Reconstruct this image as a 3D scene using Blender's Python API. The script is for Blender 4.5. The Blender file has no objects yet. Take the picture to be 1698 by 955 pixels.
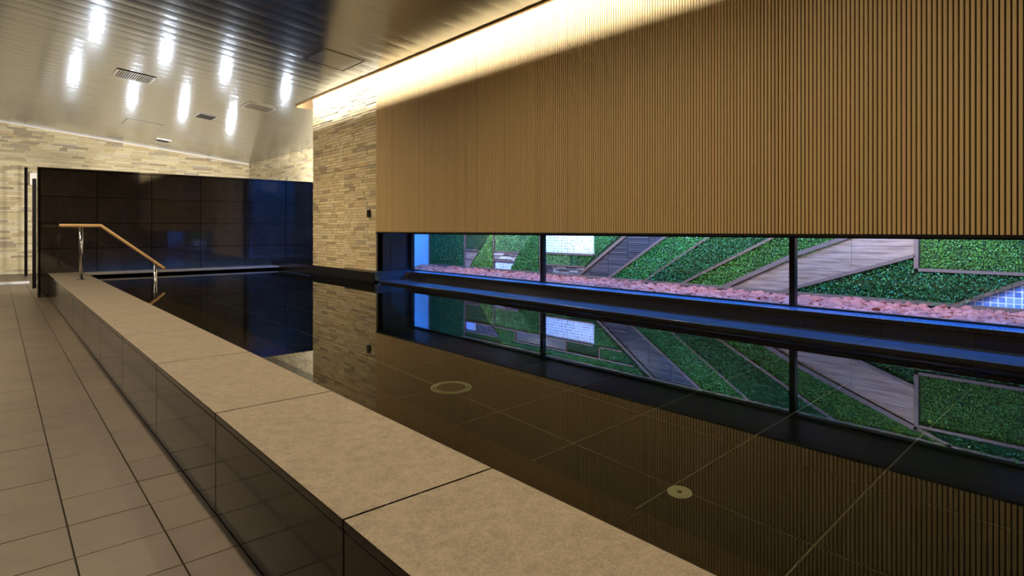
import bpy, math, random
import numpy as np
from mathutils import Vector
rnd = random.Random(7)

# ------------------------------------------------------------------ camera, world, lamps, exposure
# World frame: the eye is at (0,0,0); +Y runs along the pool, +X towards the slatted wall, Z up.
FLOOR = -1.242; WATER = -0.88
C = bpy.context.scene.collection
sc = bpy.context.scene
cam_data = bpy.data.cameras.new('camera'); cam = bpy.data.objects.new('camera', cam_data); C.objects.link(cam)
cam_data.sensor_width = 36; cam_data.lens = 36 * 971 / 1698; cam_data.shift_y = -96 / 1698
cam_data.clip_start = 0.05; cam_data.clip_end = 200
cam.location = (0, 0, 0); cam.rotation_euler = (math.radians(90), 0, math.radians(-41.4))
sc.camera = cam

world = bpy.data.worlds.new('dusk_sky'); sc.world = world; world.use_nodes = True
bg = world.node_tree.nodes['Background']
bg.inputs[0].default_value = (0.03, 0.25, 1.0, 1); bg.inputs[1].default_value = 25.0

sc.view_settings.view_transform = 'Standard'; sc.view_settings.look = 'None'
sc.view_settings.gamma = 1; sc.view_settings.use_curve_mapping = False
sc.view_settings.exposure = 0.0

def area(name, loc, direction, size, power, color, size_y=None, shape=None, spread=math.pi):
    l = bpy.data.lights.new(name, 'AREA'); l.energy = power; l.color = color; l.spread = spread
    if size_y is None: l.shape = shape or 'DISK'; l.size = size
    else: l.shape = 'RECTANGLE'; l.size = size; l.size_y = size_y
    o = bpy.data.objects.new(name, l); C.objects.link(o); o.location = loc
    o.rotation_euler = Vector(direction).to_track_quat('-Z', 'Y').to_euler()
    return o

WARM = (1.0, 0.80, 0.56); NEUTRAL = (1.0, 0.97, 0.94); COOL = (0.86, 0.93, 1.0)
# the cove lamp: a long strip behind the ceiling edge, aimed down at the wall
cl = area('cove_lamp', (4.495, 4.4, 2.80), (1, 0, -0.9), 14.4, 500, (0.97, 0.98, 1.0), size_y=0.035)
cl.rotation_euler = Vector((0, 0, 0)); import mathutils
zax = -Vector((1, 0, -0.9)).normalized(); xax = Vector((0, 1, 0)); yax = zax.cross(xax)
cl.rotation_euler = mathutils.Matrix((xax, yax, zax)).transposed().to_euler()
# unseen walkway downlights; pool and far ones added to brighten slats and coping
for i, (x, y, p) in enumerate([(0.9, -0.6, 30), (0.9, 1.2, 34), (0.9, 3.0, 34), (0.9, 4.8, 36), (0.9, 6.6, 32), (0.9, 8.3, 36), (2.9, -0.4, 24), (2.9, 2.2, 24), (2.9, 4.8, 24), (-0.9, 7.5, 36), (-0.9, 10.5, 52), (-0.9, 13.5, 45), (-0.9, 17.5, 60)]):
    area('unseen_downlight', (x, y, 2.88 - 0.108 * (x - 0.9)), (0, 0, -1), 0.14, p * 0.95, WARM, spread=2.75)
# unseen fill lamps added to brighten the planted wall under the blue sky
for y in (-0.5, 1.6, 3.7, 5.8, 7.9):
    area('added_garden_fill', (5.70, y, 0.55), (1, 0, -0.55), 0.25, 30, (1.0, 0.90, 0.66))
# unseen lamps added to brighten the pier and, behind the partition, the back wall
for y in (8.6, 11.0, 13.0):
    area('added_pier_fill', (-1.5, y, 2.6), (6.3, 10.6 - y, -2.3), 0.16, 13, WARM, spread=1.1)
for x in (1.2, 3.0, 4.8, 6.2):
    area('added_back_wall_fill', (x, 14.2, 0.9), (0, 1, 0.28), 0.2, 175, (1.0, 0.96, 0.92))

# ------------------------------------------------------------------ helpers
def link(name, verts, faces, mats, parent=None, mat_idx=None, smooth=False, loc=None):
    me = bpy.data.meshes.new(name); me.from_pydata([tuple(v) for v in verts], [], faces)
    for m in (mats if isinstance(mats, (list, tuple)) else [mats]): me.materials.append(m)
    if mat_idx is not None: me.polygons.foreach_set('material_index', mat_idx)
    if smooth: me.polygons.foreach_set('use_smooth', [True] * len(me.polygons))
    me.update()
    o = bpy.data.objects.new(name, me); C.objects.link(o)
    if parent: o.parent = parent
    if loc: o.location = loc
    return o

class MB:
    def __init__(s): s.v = []; s.f = []; s.m = []
    def add(s, v, f, m=0):
        b = len(s.v); s.v += [tuple(q) for q in v]; s.f += [tuple(i + b for i in q) for q in f]; s.m += [m] * len(f)
    def box(s, x0, x1, y0, y1, z0, z1, m=0):
        s.add([(x0,y0,z0),(x1,y0,z0),(x1,y1,z0),(x0,y1,z0),(x0,y0,z1),(x1,y0,z1),(x1,y1,z1),(x0,y1,z1)],
              [(3,2,1,0),(4,5,6,7),(0,1,5,4),(1,2,6,5),(2,3,7,6),(3,0,4,7)], m)
    def prism_yz(s, poly, x0, x1, m=0):      # polygon in (y,z), extruded along x
        a = sum(poly[i][0]*poly[(i+1)%len(poly)][1]-poly[(i+1)%len(poly)][0]*poly[i][1] for i in range(len(poly)))
        if a < 0: poly = poly[::-1]
        n = len(poly)
        s.add([(x0,y,z) for y,z in poly]+[(x1,y,z) for y,z in poly],
              [tuple(range(n-1,-1,-1)), tuple(range(n,2*n))]+[(i,(i+1)%n,n+(i+1)%n,n+i) for i in range(n)], m)
    def prism_xy(s, poly, z0, z1, m=0):
        a = sum(poly[i][0]*poly[(i+1)%len(poly)][1]-poly[(i+1)%len(poly)][0]*poly[i][1] for i in range(len(poly)))
        if a < 0: poly = poly[::-1]
        n = len(poly)
        s.add([(x,y,z0) for x,y in poly]+[(x,y,z1) for x,y in poly],
              [tuple(range(n-1,-1,-1)), tuple(range(n,2*n))]+[(i,(i+1)%n,n+(i+1)%n,n+i) for i in range(n)], m)
    def tube(s, p0, p1, r, n=16, m=0, r1=None):
        p0 = Vector(p0); p1 = Vector(p1); d = (p1-p0).normalized()
        a = d.orthogonal().normalized(); b = d.cross(a); r1 = r if r1 is None else r1
        v = []
        for p, q in ((p0, r), (p1, r1)):
            for i in range(n):
                t = 2*math.pi*i/n; v.append(p + a*(q*math.cos(t)) + b*(q*math.sin(t)))
        s.add(v, [tuple(range(n-1,-1,-1)), tuple(range(n,2*n))]+[(i,(i+1)%n,n+(i+1)%n,n+i) for i in range(n)], m)
    def ring(s, c, r0, r1, z0, z1, n=40, m=0):
        v = []
        for r, z in ((r0,z0),(r1,z0),(r1,z1),(r0,z1)):
            for i in range(n):
                t = 2*math.pi*i/n; v.append((c[0]+r*math.cos(t), c[1]+r*math.sin(t), z))
        f = []
        for k in range(4):
            for i in range(n):
                j = (i+1)%n; kk = (k+1)%4
                f.append((k*n+i, k*n+j, kk*n+j, kk*n+i))
        s.add(v, f, m)
    def build(s, name, mats, parent=None, smooth=False, loc=None):
        return link(name, s.v, s.f, mats, parent, s.m, smooth, loc)

def bevel(o, w, seg=2):
    b = o.modifiers.new('bevel', 'BEVEL'); b.width = w; b.segments = seg; b.limit_method = 'ANGLE'
    return o
def box(name, x0, x1, y0, y1, z0, z1, mat, parent=None, bev=0):
    m = MB(); m.box(x0, x1, y0, y1, z0, z1); o = m.build(name, mat, parent)
    if bev: bevel(o, bev)
    return o
def tag(o, label=None, cat=None, group=None, kind=None):
    for k, v in (('label', label), ('category', cat), ('group', group), ('kind', kind)):
        if v: o[k] = v
    return o
def struct(o): o['kind'] = 'structure'; return o
def empty(name, loc=(0,0,0)):
    o = bpy.data.objects.new(name, None); C.objects.link(o); o.location = loc; o.empty_display_size = 0.1
    return o
def clip_poly(poly, rect):
    y0, y1, z0, z1 = rect
    def cut(P, f, inter):
        out = []
        for i in range(len(P)):
            a, b = P[i], P[(i+1) % len(P)]
            ia, ib = f(a), f(b)
            if ia: out.append(a)
            if ia != ib: out.append(inter(a, b))
        return out
    def at_y(k): return lambda a, b: (k, a[1]+(b[1]-a[1])*(k-a[0])/(b[0]-a[0]))
    def at_z(k): return lambda a, b: (a[0]+(b[0]-a[0])*(k-a[1])/(b[1]-a[1]), k)
    P = list(poly)
    for f, it in ((lambda p: p[0] >= y0, at_y(y0)), (lambda p: p[0] <= y1, at_y(y1)), (lambda p: p[1] >= z0, at_z(z0)), (lambda p: p[1] <= z1, at_z(z1))):
        if len(P) < 3: return []
        P = cut(P, f, it)
    if len(P) < 3: return []
    a = abs(sum(P[i][0]*P[(i+1)%len(P)][1]-P[(i+1)%len(P)][0]*P[i][1] for i in range(len(P))))/2
    return P if a > 2e-5 else []

# ------------------------------------------------------------------ materials
class NT:
    def __init__(s, name):
        s.m = bpy.data.materials.new(name); s.m.use_nodes = True; s.t = s.m.node_tree
        s.b = s.t.nodes['Principled BSDF']; s.out = s.t.nodes['Material Output']
    def n(s, typ, **kw):
        o = s.t.nodes.new(typ)
        for k, v in kw.items():
            if k.startswith('i_'):
                key = k[2:]; o.inputs[int(key) if key.isdigit() else key].default_value = v
            else: setattr(o, k, v)
        return o
    def l(s, a, b): s.t.links.new(a, b)
    def set(s, **kw):
        for k, v in kw.items(): s.b.inputs[k.replace('_', ' ')].default_value = v
    def pos(s): return s.n('ShaderNodeNewGeometry').outputs['Position']
    def noise(s, scale, detail=4, rough=0.6, vec=None, stretch=None):
        p = vec or s.pos()
        if stretch:
            mp = s.n('ShaderNodeMapping'); mp.inputs['Scale'].default_value = stretch; s.l(p, mp.inputs[0]); p = mp.outputs[0]
        q = s.n('ShaderNodeTexNoise'); q.inputs['Scale'].default_value = scale; q.inputs['Detail'].default_value = detail; q.inputs['Roughness'].default_value = rough
        s.l(p, q.inputs['Vector']); return q.outputs['Fac']
    def ramp(s, fac, stops, interp='LINEAR'):
        r = s.n('ShaderNodeValToRGB'); e = r.color_ramp; e.interpolation = interp
        while len(e.elements) < len(stops): e.elements.new(0.5)
        for k, (p, c) in enumerate(stops):
            e.elements[k].position = p; e.elements[k].color = (*c, 1) if len(c) == 3 else c
        s.l(fac, r.inputs[0]); return r.outputs[0]
    def mix(s, fac, a, b, mode='MIX'):
        q = s.n('ShaderNodeMix', data_type='RGBA', blend_type=mode)
        if isinstance(fac, (int, float)): q.inputs[0].default_value = fac
        else: s.l(fac, q.inputs[0])
        for k, x in ((6, a), (7, b)):
            if isinstance(x, tuple): q.inputs[k].default_value = (*x, 1)
            else: s.l(x, q.inputs[k])
        return q.outputs[2]
    def rand(s):
        g = s.n('ShaderNodeNewGeometry'); o = s.n('ShaderNodeObjectInfo')
        a = s.n('ShaderNodeMath', operation='ADD'); s.l(g.outputs['Random Per Island'], a.inputs[0]); s.l(o.outputs['Random'], a.inputs[1])
        f = s.n('ShaderNodeMath', operation='FRACT'); s.l(a.outputs[0], f.inputs[0]); return f.outputs[0]
    def bump(s, fac, strength, dist=0.01):
        b = s.n('ShaderNodeBump'); b.inputs['Strength'].default_value = strength; b.inputs['Distance'].default_value = dist
        s.l(fac, b.inputs['Height']); s.l(b.outputs[0], s.b.inputs['Normal'])

def plain(name, col, rough=0.5, metal=0.0, var=0.12, scale=30):
    t = NT(name); n = t.noise(scale)
    c = t.ramp(n, [(0.3, tuple(x*(1-var) for x in col)), (0.7, tuple(min(1, x*(1+var)) for x in col))])
    t.l(c, t.b.inputs['Base Color']); t.set(Roughness=rough, Metallic=metal); return t.m

M = {}
# flamed granite of the coping tops
t = NT('beige_granite'); n1 = t.noise(110, 8, 0.85); n2 = t.noise(6, 3)
c = t.ramp(n1, [(0.36, (0.075, 0.060, 0.038)), (0.5, (0.20, 0.165, 0.112)), (0.64, (0.38, 0.325, 0.235))])
c = t.mix(0.25, c, t.ramp(n2, [(0.35, (0.17, 0.138, 0.09)), (0.65, (0.26, 0.215, 0.148))]))
c = t.mix(0.4, c, t.ramp(t.noise(22, 6, 0.8), [(0.38, (0.11, 0.09, 0.060)), (0.62, (0.29, 0.245, 0.172))]))
t.l(c, t.b.inputs['Base Color']); t.set(Roughness=0.62); t.bump(n1, 0.25, 0.0015); M['coping'] = t.m
# polished dark granite
def granite(name, col, speck, rough, drips=False, brown=0.0):
    t = NT(name); n1 = t.noise(55, 6, 0.8); n2 = t.noise(3.5, 4)
    c = t.ramp(n1, [(0.42, col), (0.66, tuple(x*2.2 for x in col)), (0.78, speck)])
    c = t.mix(t.ramp(n2, [(0.4, (0,0,0)), (0.7, (1,1,1))]), c, tuple(x*1.9 for x in col)) if brown else c
    if drips:
        n3 = t.noise(22, 5, 0.7, stretch=(1, 1, 0.22)); n4 = t.noise(2.4, 3)
        a = t.ramp(n3, [(0.54, (0,0,0)), (0.68, (1,1,1))]); b = t.ramp(n4, [(0.46, (0,0,0)), (0.56, (1.0,1.0,1.0))])
        q = t.mix(1.0, a, b, 'MULTIPLY'); c = t.mix(q, c, (0.24, 0.20, 0.15))
        t.l(t.ramp(q, [(0, (rough,)*3), (0.5, (0.16,)*3)]), t.b.inputs['Roughness'])
    else: t.set(Roughness=rough)
    c = t.mix(1.0, c, t.ramp(t.n('ShaderNodeObjectInfo').outputs['Random'], [(0, (0.72, 0.72, 0.72)), (1, (1.0, 1.0, 1.0))]), 'MULTIPLY')
    t.l(c, t.b.inputs['Base Color']); t.b.inputs['IOR'].default_value = 1.6
    return t.m
M['granite_black'] = granite('black_granite', (0.027, 0.0215, 0.0155), (0.12, 0.10, 0.07), 0.035, brown=1)
M['granite_bench'] = granite('brown_black_granite', (0.012, 0.009, 0.006), (0.05, 0.04, 0.028), 0.09, drips=True)
M['granite_wet'] = granite('dark_wet_granite', (0.012, 0.011, 0.010), (0.05, 0.05, 0.045), 0.16)
M['granite_ledge'] = granite('sky_tinted_ledge_granite', (0.030, 0.050, 0.085), (0.09, 0.12, 0.16), 0.28)  # blue sky light falling on the dark ledge is put into this colour
M['granite_sill'] = granite('sky_tinted_sill_granite', (0.05, 0.11, 0.20), (0.14, 0.2, 0.28), 0.25)  # lighter and bluer, for the sky light painted onto the sill
M['granite_seat'] = granite('brown_seat_granite', (0.036, 0.024, 0.013), (0.11, 0.08, 0.05), 0.4)
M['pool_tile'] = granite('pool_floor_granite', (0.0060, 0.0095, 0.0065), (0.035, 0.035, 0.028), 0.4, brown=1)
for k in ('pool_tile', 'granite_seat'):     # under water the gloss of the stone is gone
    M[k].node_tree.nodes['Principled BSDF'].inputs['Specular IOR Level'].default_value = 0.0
M['pool_grout'] = plain('pool_grout', (0.28, 0.28, 0.22), 0.8)
M['joint_dark'] = plain('dark_joint', (0.02, 0.017, 0.013), 0.8)
# floor tile
t = NT('walkway_tile'); r = t.rand(); n1 = t.noise(9, 5); n2 = t.noise(160, 3)
c = t.ramp(r, [(0.0, (0.086, 0.064, 0.042)), (0.5, (0.108, 0.083, 0.052)), (1.0, (0.122, 0.096, 0.060))])
c = t.mix(0.4, c, t.ramp(n1, [(0.35, (0.080, 0.062, 0.042)), (0.65, (0.128, 0.102, 0.063))]))
t.l(c, t.b.inputs['Base Color']); t.set(Roughness=0.42); t.bump(n2, 0.1, 0.001); M['tile'] = t.m
M['grout'] = plain('walkway_grout', (0.022, 0.016, 0.011), 0.95)
# ledgestone
def ledgestone(name, gain=1.0):
    t = NT(name); r = t.rand(); n1 = t.noise(14, 5, stretch=(1, 1, 4)); n2 = t.noise(90, 4)
    pal = [(0.0, (0.38,0.30,0.17)), (0.10, (0.54,0.45,0.28)), (0.28, (0.47,0.38,0.22)), (0.42, (0.66,0.57,0.38)), (0.58, (0.52,0.43,0.26)),
           (0.70, (0.56,0.49,0.37)), (0.84, (0.24,0.19,0.12)), (0.915, (0.56,0.40,0.22)), (0.93, (0.30,0.26,0.22)), (0.97, (0.55,0.47,0.33))]
    pal = [(p, (q[0], q[1], q[2]*0.86)) for p, q in pal]
    c = t.ramp(r, [(p, tuple(x*gain for x in q)) for p, q in pal], 'CONSTANT')
    c = t.mix(0.3, c, t.ramp(n1, [(0.3, (0.38*gain, 0.30*gain, 0.18*gain)), (0.7, (0.68*gain, 0.57*gain, 0.38*gain))]))
    t.l(c, t.b.inputs['Base Color']); t.set(Roughness=0.8); t.bump(n2, 0.4, 0.004); return t.m
M['ledgestone'] = ledgestone('split_ledgestone', 0.92)
M['ledgestone_back'] = plain('stone_backing', (0.22, 0.175, 0.115), 0.9)
# slats
t = NT('golden_wood_slat'); r = t.rand(); n1 = t.noise(16, 4, stretch=(3, 3, 0.12))
c = t.ramp(r, [(0.0, (0.47,0.325,0.135)), (0.3, (0.51,0.365,0.150)), (0.6, (0.55,0.385,0.17)), (0.85, (0.49,0.37,0.150)), (1.0, (0.57,0.355,0.175))])
c = t.mix(0.25, c, t.ramp(n1, [(0.35, (0.43,0.31,0.14)), (0.65, (0.62,0.45,0.22))]))
t.l(c, t.b.inputs['Base Color']); t.set(Roughness=0.5); M['slat'] = t.m
M['slat_back'] = plain('dark_slat_backing', (0.012, 0.008, 0.004), 0.9)
# brushed metal ceiling
t = NT('brushed_metal_ceiling'); n1 = t.noise(3.0, 3, stretch=(0.35, 5, 1)); n2 = t.noise(120, 2, stretch=(0.2, 6, 1))
c = t.ramp(n1, [(0.35, (0.41, 0.44, 0.50)), (0.65, (0.47, 0.50, 0.56))])
t.l(c, t.b.inputs['Base Color']); t.set(Metallic=1.0, Roughness=0.19)
b1 = t.n('ShaderNodeBump'); b1.inputs['Strength'].default_value = 0.5; b1.inputs['Distance'].default_value = 0.0022; t.l(n1, b1.inputs['Height'])
t.l(b1.outputs[0], t.b.inputs['Normal']); M['ceiling'] = t.m
M['bronze'] = plain('bronze_trim', (0.42, 0.28, 0.14), 0.35, 0.6)
M['paint'] = plain('white_cove_paint', (0.75, 0.70, 0.62), 0.8, 0, 0.04)
M['dark_paint'] = plain('dark_wall_paint', (0.10, 0.08, 0.06), 0.8)
M['black_metal'] = plain('black_metal', (0.012, 0.011, 0.011), 0.35, 0.3)
M['navy'] = plain('dark_satin_panel', (0.020, 0.020, 0.026), 0.30)
M['steel'] = plain('polished_steel', (0.60, 0.60, 0.62), 0.12, 1.0, 0.03)
M['rail_wood'] = NT('rail_wood'); t = M['rail_wood']; n1 = t.noise(30, 4, stretch=(0.3, 3, 3))
t.l(t.ramp(n1, [(0.35, (0.80, 0.50, 0.21)), (0.65, (0.90, 0.60, 0.28))]), t.b.inputs['Base Color']); t.set(Roughness=0.35); M['rail_wood'] = t.m
M['vent_dark'] = plain('vent_dark', (0.006, 0.005, 0.005), 1.0); M['vent_dark'].node_tree.nodes['Principled BSDF'].inputs['Specular IOR Level'].default_value = 0.0
M['vent_metal'] = plain('vent_metal', (0.85, 0.83, 0.80), 0.3, 1.0)
M['plastic'] = plain('pale_plastic', (0.72, 0.74, 0.50), 0.4, 0, 0.03); M['ring'] = plain('greenish_ring', (0.46, 0.52, 0.32), 0.5, 0, 0.05)
M['light_ledge'] = plain('pale_stone_and_reflection', (0.45, 0.44, 0.42), 0.35)  # pale stone; on the pool kerb it paints the back wall's reflection
# end walls of the light well; part of the sky's blue is painted in
M['well_wall'] = plain('sky_tinted_render', (0.26, 0.40, 0.52), 0.8, 0, 0.02, 5)
# garden
def leafmat(name, stops, rough=0.55):
    t = NT(name); r = t.rand(); n = t.noise(7, 3)
    stops = [(p, (q[0]*1.15, q[1]*1.3, q[2]*0.6) if q[0] < 0.5 else q) for p, q in stops]
    c = t.ramp(r, stops); c = t.mix(0.45, c, t.ramp(n, [(0.35, tuple(x*0.45 for x in stops[1][1])), (0.65, tuple(min(1, x*1.25) for x in stops[1][1]))]))
    t.l(c, t.b.inputs['Base Color']); t.set(Roughness=rough); return t.m
M['leaf_dark'] = leafmat('leaf_dark', [(0, (0.010,0.050,0.022)), (0.5, (0.022,0.105,0.042)), (1, (0.05,0.18,0.08))])
M['leaf_turf'] = leafmat('leaf_turf', [(0, (0.012,0.045,0.010)), (0.5, (0.020,0.075,0.018)), (1, (0.035,0.11,0.03))])
M['leaf_mid'] = leafmat('leaf_mid', [(0, (0.025,0.09,0.02)), (0.5, (0.06,0.19,0.05)), (1, (0.11,0.29,0.09))])
M['leaf_bright'] = leafmat('leaf_bright', [(0, (0.035,0.10,0.015)), (0.5, (0.080,0.19,0.035)), (1, (0.15,0.30,0.06))])
M['leaf_flower'] = leafmat('leaf_flower', [(0, (0.015,0.10,0.025)), (0.5, (0.04,0.21,0.06)), (0.93, (0.09,0.34,0.12)), (0.96, (0.75,0.85,0.8)), (1, (0.8,0.9,0.85))])
M['leaf_sedum'] = leafmat('leaf_sedum', [(0, (0.05,0.12,0.05)), (0.5, (0.16,0.30,0.16)), (1, (0.42,0.55,0.38))])
M['leaf_yellow'] = leafmat('leaf_yellow', [(0, (0.05,0.13,0.02)), (0.5, (0.14,0.28,0.05)), (0.93, (0.30,0.42,0.12)), (0.96, (0.7,0.75,0.6)), (1, (0.8,0.8,0.7))])
M['leaf_round'] = leafmat('leaf_round', [(0, (0.006,0.030,0.020)), (0.5, (0.018,0.095,0.055)), (1, (0.10,0.32,0.16))], 0.35)
M['soil'] = plain('planting_backing', (0.018, 0.05, 0.016), 0.9)
M['frame_wood'] = plain('brown_frame', (0.15, 0.085, 0.058), 0.6)
t = NT('pale_timber'); n1 = t.noise(7, 6, 0.6, stretch=(1, 0.5, 7)); r = t.rand()
c = t.mix(0.3, t.ramp(n1, [(0.34, (0.15,0.075,0.045)), (0.5, (0.30,0.18,0.12)), (0.66, (0.42,0.27,0.19))]), t.ramp(r, [(0, (0.22,0.13,0.085)), (1, (0.36,0.24,0.17))]))
t.l(c, t.b.inputs['Base Color']); t.set(Roughness=0.45); M['timber'] = t.m
t = NT('slate_louvre'); r = t.rand()
t.l(t.ramp(r, [(0, (0.05,0.040,0.042)), (0.5, (0.08,0.065,0.068)), (1, (0.12,0.10,0.10))]), t.b.inputs['Base Color']); t.set(Roughness=0.35); M['louvre'] = t.m
t = NT('stacked_stone_strip'); r = t.rand()
t.l(t.ramp(r, [(0, (0.10,0.075,0.065)), (0.35, (0.22,0.16,0.14)), (0.6, (0.34,0.26,0.22)), (0.8, (0.60,0.52,0.46)), (1, (0.75,0.68,0.62))], 'CONSTANT'), t.b.inputs['Base Color']); t.set(Roughness=0.7); M['strip'] = t.m
def glasstile(name, stops):
    t = NT(name); r = t.rand(); t.l(t.ramp(r, stops), t.b.inputs['Base Color']); t.set(Roughness=0.12); return t.m
M['tile_pale'] = glasstile('pale_blue_glass_tile', [(0, (0.16,0.26,0.50)), (0.4, (0.34,0.48,0.72)), (1, (0.62,0.74,0.90))])
M['tile_blue'] = glasstile('blue_glass_tile', [(0, (0.10,0.17,0.42)), (0.5, (0.16,0.26,0.56)), (1, (0.26,0.38,0.68))])
M['tile_grout'] = plain('white_tile_grout', (0.80, 0.82, 0.86), 0.7, 0, 0.03)
t = NT('red_lava_stone'); r = t.rand(); n1 = t.noise(60, 4)
c = t.ramp(r, [(0, (0.22,0.040,0.020)), (0.5, (0.36,0.075,0.036)), (1, (0.50,0.12,0.06))])
c = t.mix(0.35, c, t.ramp(n1, [(0.3, (0.17,0.03,0.015)), (0.7, (0.46,0.13,0.07))]))
t.l(c, t.b.inputs['Base Color']); t.set(Roughness=0.85); t.bump(n1, 0.5, 0.005); M['gravel'] = t.m
M['gravel_bed'] = plain('gravel_bed', (0.22, 0.07, 0.06), 0.9)
# window glass: a clear pane that reflects by Fresnel
t = NT('window_glass'); tr = t.n('ShaderNodeBsdfTransparent'); tr.inputs[0].default_value = (0.94, 0.97, 0.98, 1)
gl = t.n('ShaderNodeBsdfGlossy'); gl.inputs['Roughness'].default_value = 0.02
fr = t.n('ShaderNodeFresnel'); mx = t.n('ShaderNodeMixShader'); ge = t.n('ShaderNodeNewGeometry'); mr = t.n('ShaderNodeMapRange')
mr.inputs['To Min'].default_value = 1.45; mr.inputs['To Max'].default_value = 1/1.45; t.l(ge.outputs['Backfacing'], mr.inputs['Value']); t.l(mr.outputs[0], fr.inputs[0])
t.l(fr.outputs[0], mx.inputs[0]); t.l(tr.outputs[0], mx.inputs[1]); t.l(gl.outputs[0], mx.inputs[2]); t.l(mx.outputs[0], t.out.inputs[0]); M['glass'] = t.m
# water
t = NT('pool_water'); t.t.nodes.remove(t.b)
g = t.n('ShaderNodeBsdfRefraction'); g.inputs['IOR'].default_value = 1.333; g.inputs['Roughness'].default_value = 0.0; g.inputs['Color'].default_value = (0.86, 0.90, 0.80, 1)
gs = t.n('ShaderNodeBsdfGlossy'); gs.inputs['Roughness'].default_value = 0.004; fr = t.n('ShaderNodeFresnel'); ge = t.n('ShaderNodeNewGeometry'); mr = t.n('ShaderNodeMapRange')
mr.inputs['To Min'].default_value = 1.5; mr.inputs['To Max'].default_value = 1.333; t.l(ge.outputs['Backfacing'], mr.inputs['Value']); t.l(mr.outputs[0], fr.inputs[0])
mx = t.n('ShaderNodeMixShader'); t.l(fr.outputs[0], mx.inputs[0]); t.l(g.outputs[0], mx.inputs[1]); t.l(gs.outputs[0], mx.inputs[2])
t.l(mx.outputs[0], t.out.inputs[0]); M['water'] = t.m
t = NT('lamp_glow'); t.set(Emission_Strength=8.0); t.b.inputs['Emission Color'].default_value = (0.9, 0.95, 1, 1); M['glow'] = t.m

# ------------------------------------------------------------------ structure: floor with its tiles
YB = 21.6; Y0 = -3.0; XL = -1.6
PITCH = 0.3155; YJ = 2.445
m = MB(); m.box(XL, 0.74, Y0, YB, FLOOR - 0.15, FLOOR - 0.006); m.box(0.74, 6.7, 13.95, YB, FLOOR - 0.15, FLOOR - 0.006)
floor = struct(m.build('floor', M['grout']))
def shared_tile(name, w, d, th, mat, ch=0.003, edge=None):
    mb = MB(); a, b = w/2, d/2
    mb.add([(-a,-b,-th),(a,-b,-th),(a,b,-th),(-a,b,-th),(-a,-b,-ch),(a,-b,-ch),(a,b,-ch),(-a,b,-ch),
            (-a+ch,-b+ch,0),(a-ch,-b+ch,0),(a-ch,b-ch,0),(-a+ch,b-ch,0)],
           [(3,2,1,0),(0,1,5,4),(1,2,6,5),(2,3,7,6),(3,0,4,7),(4,5,9,8),(5,6,10,9),(6,7,11,10),(7,4,8,11),(8,9,10,11)])
    me = bpy.data.meshes.new(name); me.from_pydata(mb.v, [], mb.f); me.materials.append(mat)
    if edge: me.materials.append(edge); me.polygons.foreach_set('material_index', [1]*5 + [0]*5)
    return me
cols = [(-0.377, -0.076), (-0.076, 0.225), (0.225, 0.524), (0.524, 0.722)]
n_t = 0
for (a, b) in cols:
    me = shared_tile('floor_tile', b - a - 0.005, PITCH - 0.005, 0.012, M['tile'], 0.0012, M['grout'])
    k0 = -7 if a > 0 else -6
    for k in range(-7, 37):
        y = YJ + PITCH * (k + 0.5)
        o = bpy.data.objects.new('floor_tile', me); C.objects.link(o); o.parent = floor
        o.location = ((a + b)/2, y, FLOOR + rnd.uniform(-0.0008, 0.0008)); n_t += 1
# tiles further off, joined
m = MB()
for k in range(37, 60):
    y0 = YJ + PITCH*k + 0.0025
    for (a, b) in [(-0.377-0.301*j, -0.076-0.301*j) for j in range(4)] + cols[1:] + [(0.722+0.3*j, 1.022+0.3*j) for j in range(20)]:
        if b > 6.7 or y0 > YB - .3: continue
        m.box(a+0.0025, b-0.0025, y0, y0+PITCH-0.005, FLOOR-0.012, FLOOR)
for k in range(-14, 37):
    y0 = YJ + PITCH*k + 0.0025
    for j in range(1, 4): m.box(-0.377-0.301*j+0.0025, -0.076-0.301*j-0.0025, y0, y0+PITCH-0.005, FLOOR-0.012, FLOOR)
o = m.build('distant_floor_tiles', M['tile'], floor); o['kind'] = 'stuff'

# ------------------------------------------------------------------ raised pool wall (bench) with coping stones and face panels
bench = empty('pool_bench_wall', (0.99, 5.0, FLOOR))
tag(bench, 'low pool wall of dark polished granite with beige coping stones along the walkway', 'pool wall')
def child(o, parent=None):
    p = parent or bench; o.parent = p; o.location = Vector(o.location) - Vector(p.location); return o
child(box('core', 0.745, 1.225, -2.8, 13.82, FLOOR - 0.2, -0.832, M['joint_dark']))
JY = [2.78 - 1.256*k for k in range(1, 5)][::-1] + [2.78 + 1.256*k for k in range(0, 9)]
JY = [y for y in JY if y < 13.2] + [13.84]
top_mats = [M['coping'], M['granite_bench']]
for a, b in zip(JY[:-1], JY[1:]):
    L = b - a - 0.007; mb = MB(); mb.box(-0.2675, 0.2675, -L/2, L/2, -0.03, 0)
    mb.m = [1, 0, 1, 1, 1, 1]
    o = mb.build('coping_stone', top_mats); o.location = (0.9875, (a+b)/2, -0.80); bevel(o, 0.004, 2); child(o)
    mb = MB(); mb.box(0, 0.02, -L/2, L/2, FLOOR + 0.004, -0.8335); o = mb.build('face_panel', M['granite_bench'])
    o.location = (0.722, (a+b)/2, 0); bevel(o, 0.002, 1); child(o)
    mb = MB(); mb.box(0, 0.02, -L/2, L/2, -1.2, -0.8335); o = mb.build('inner_panel', M['granite_seat'])
    o.location = (1.227, (a+b)/2, 0); child(o)

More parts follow.
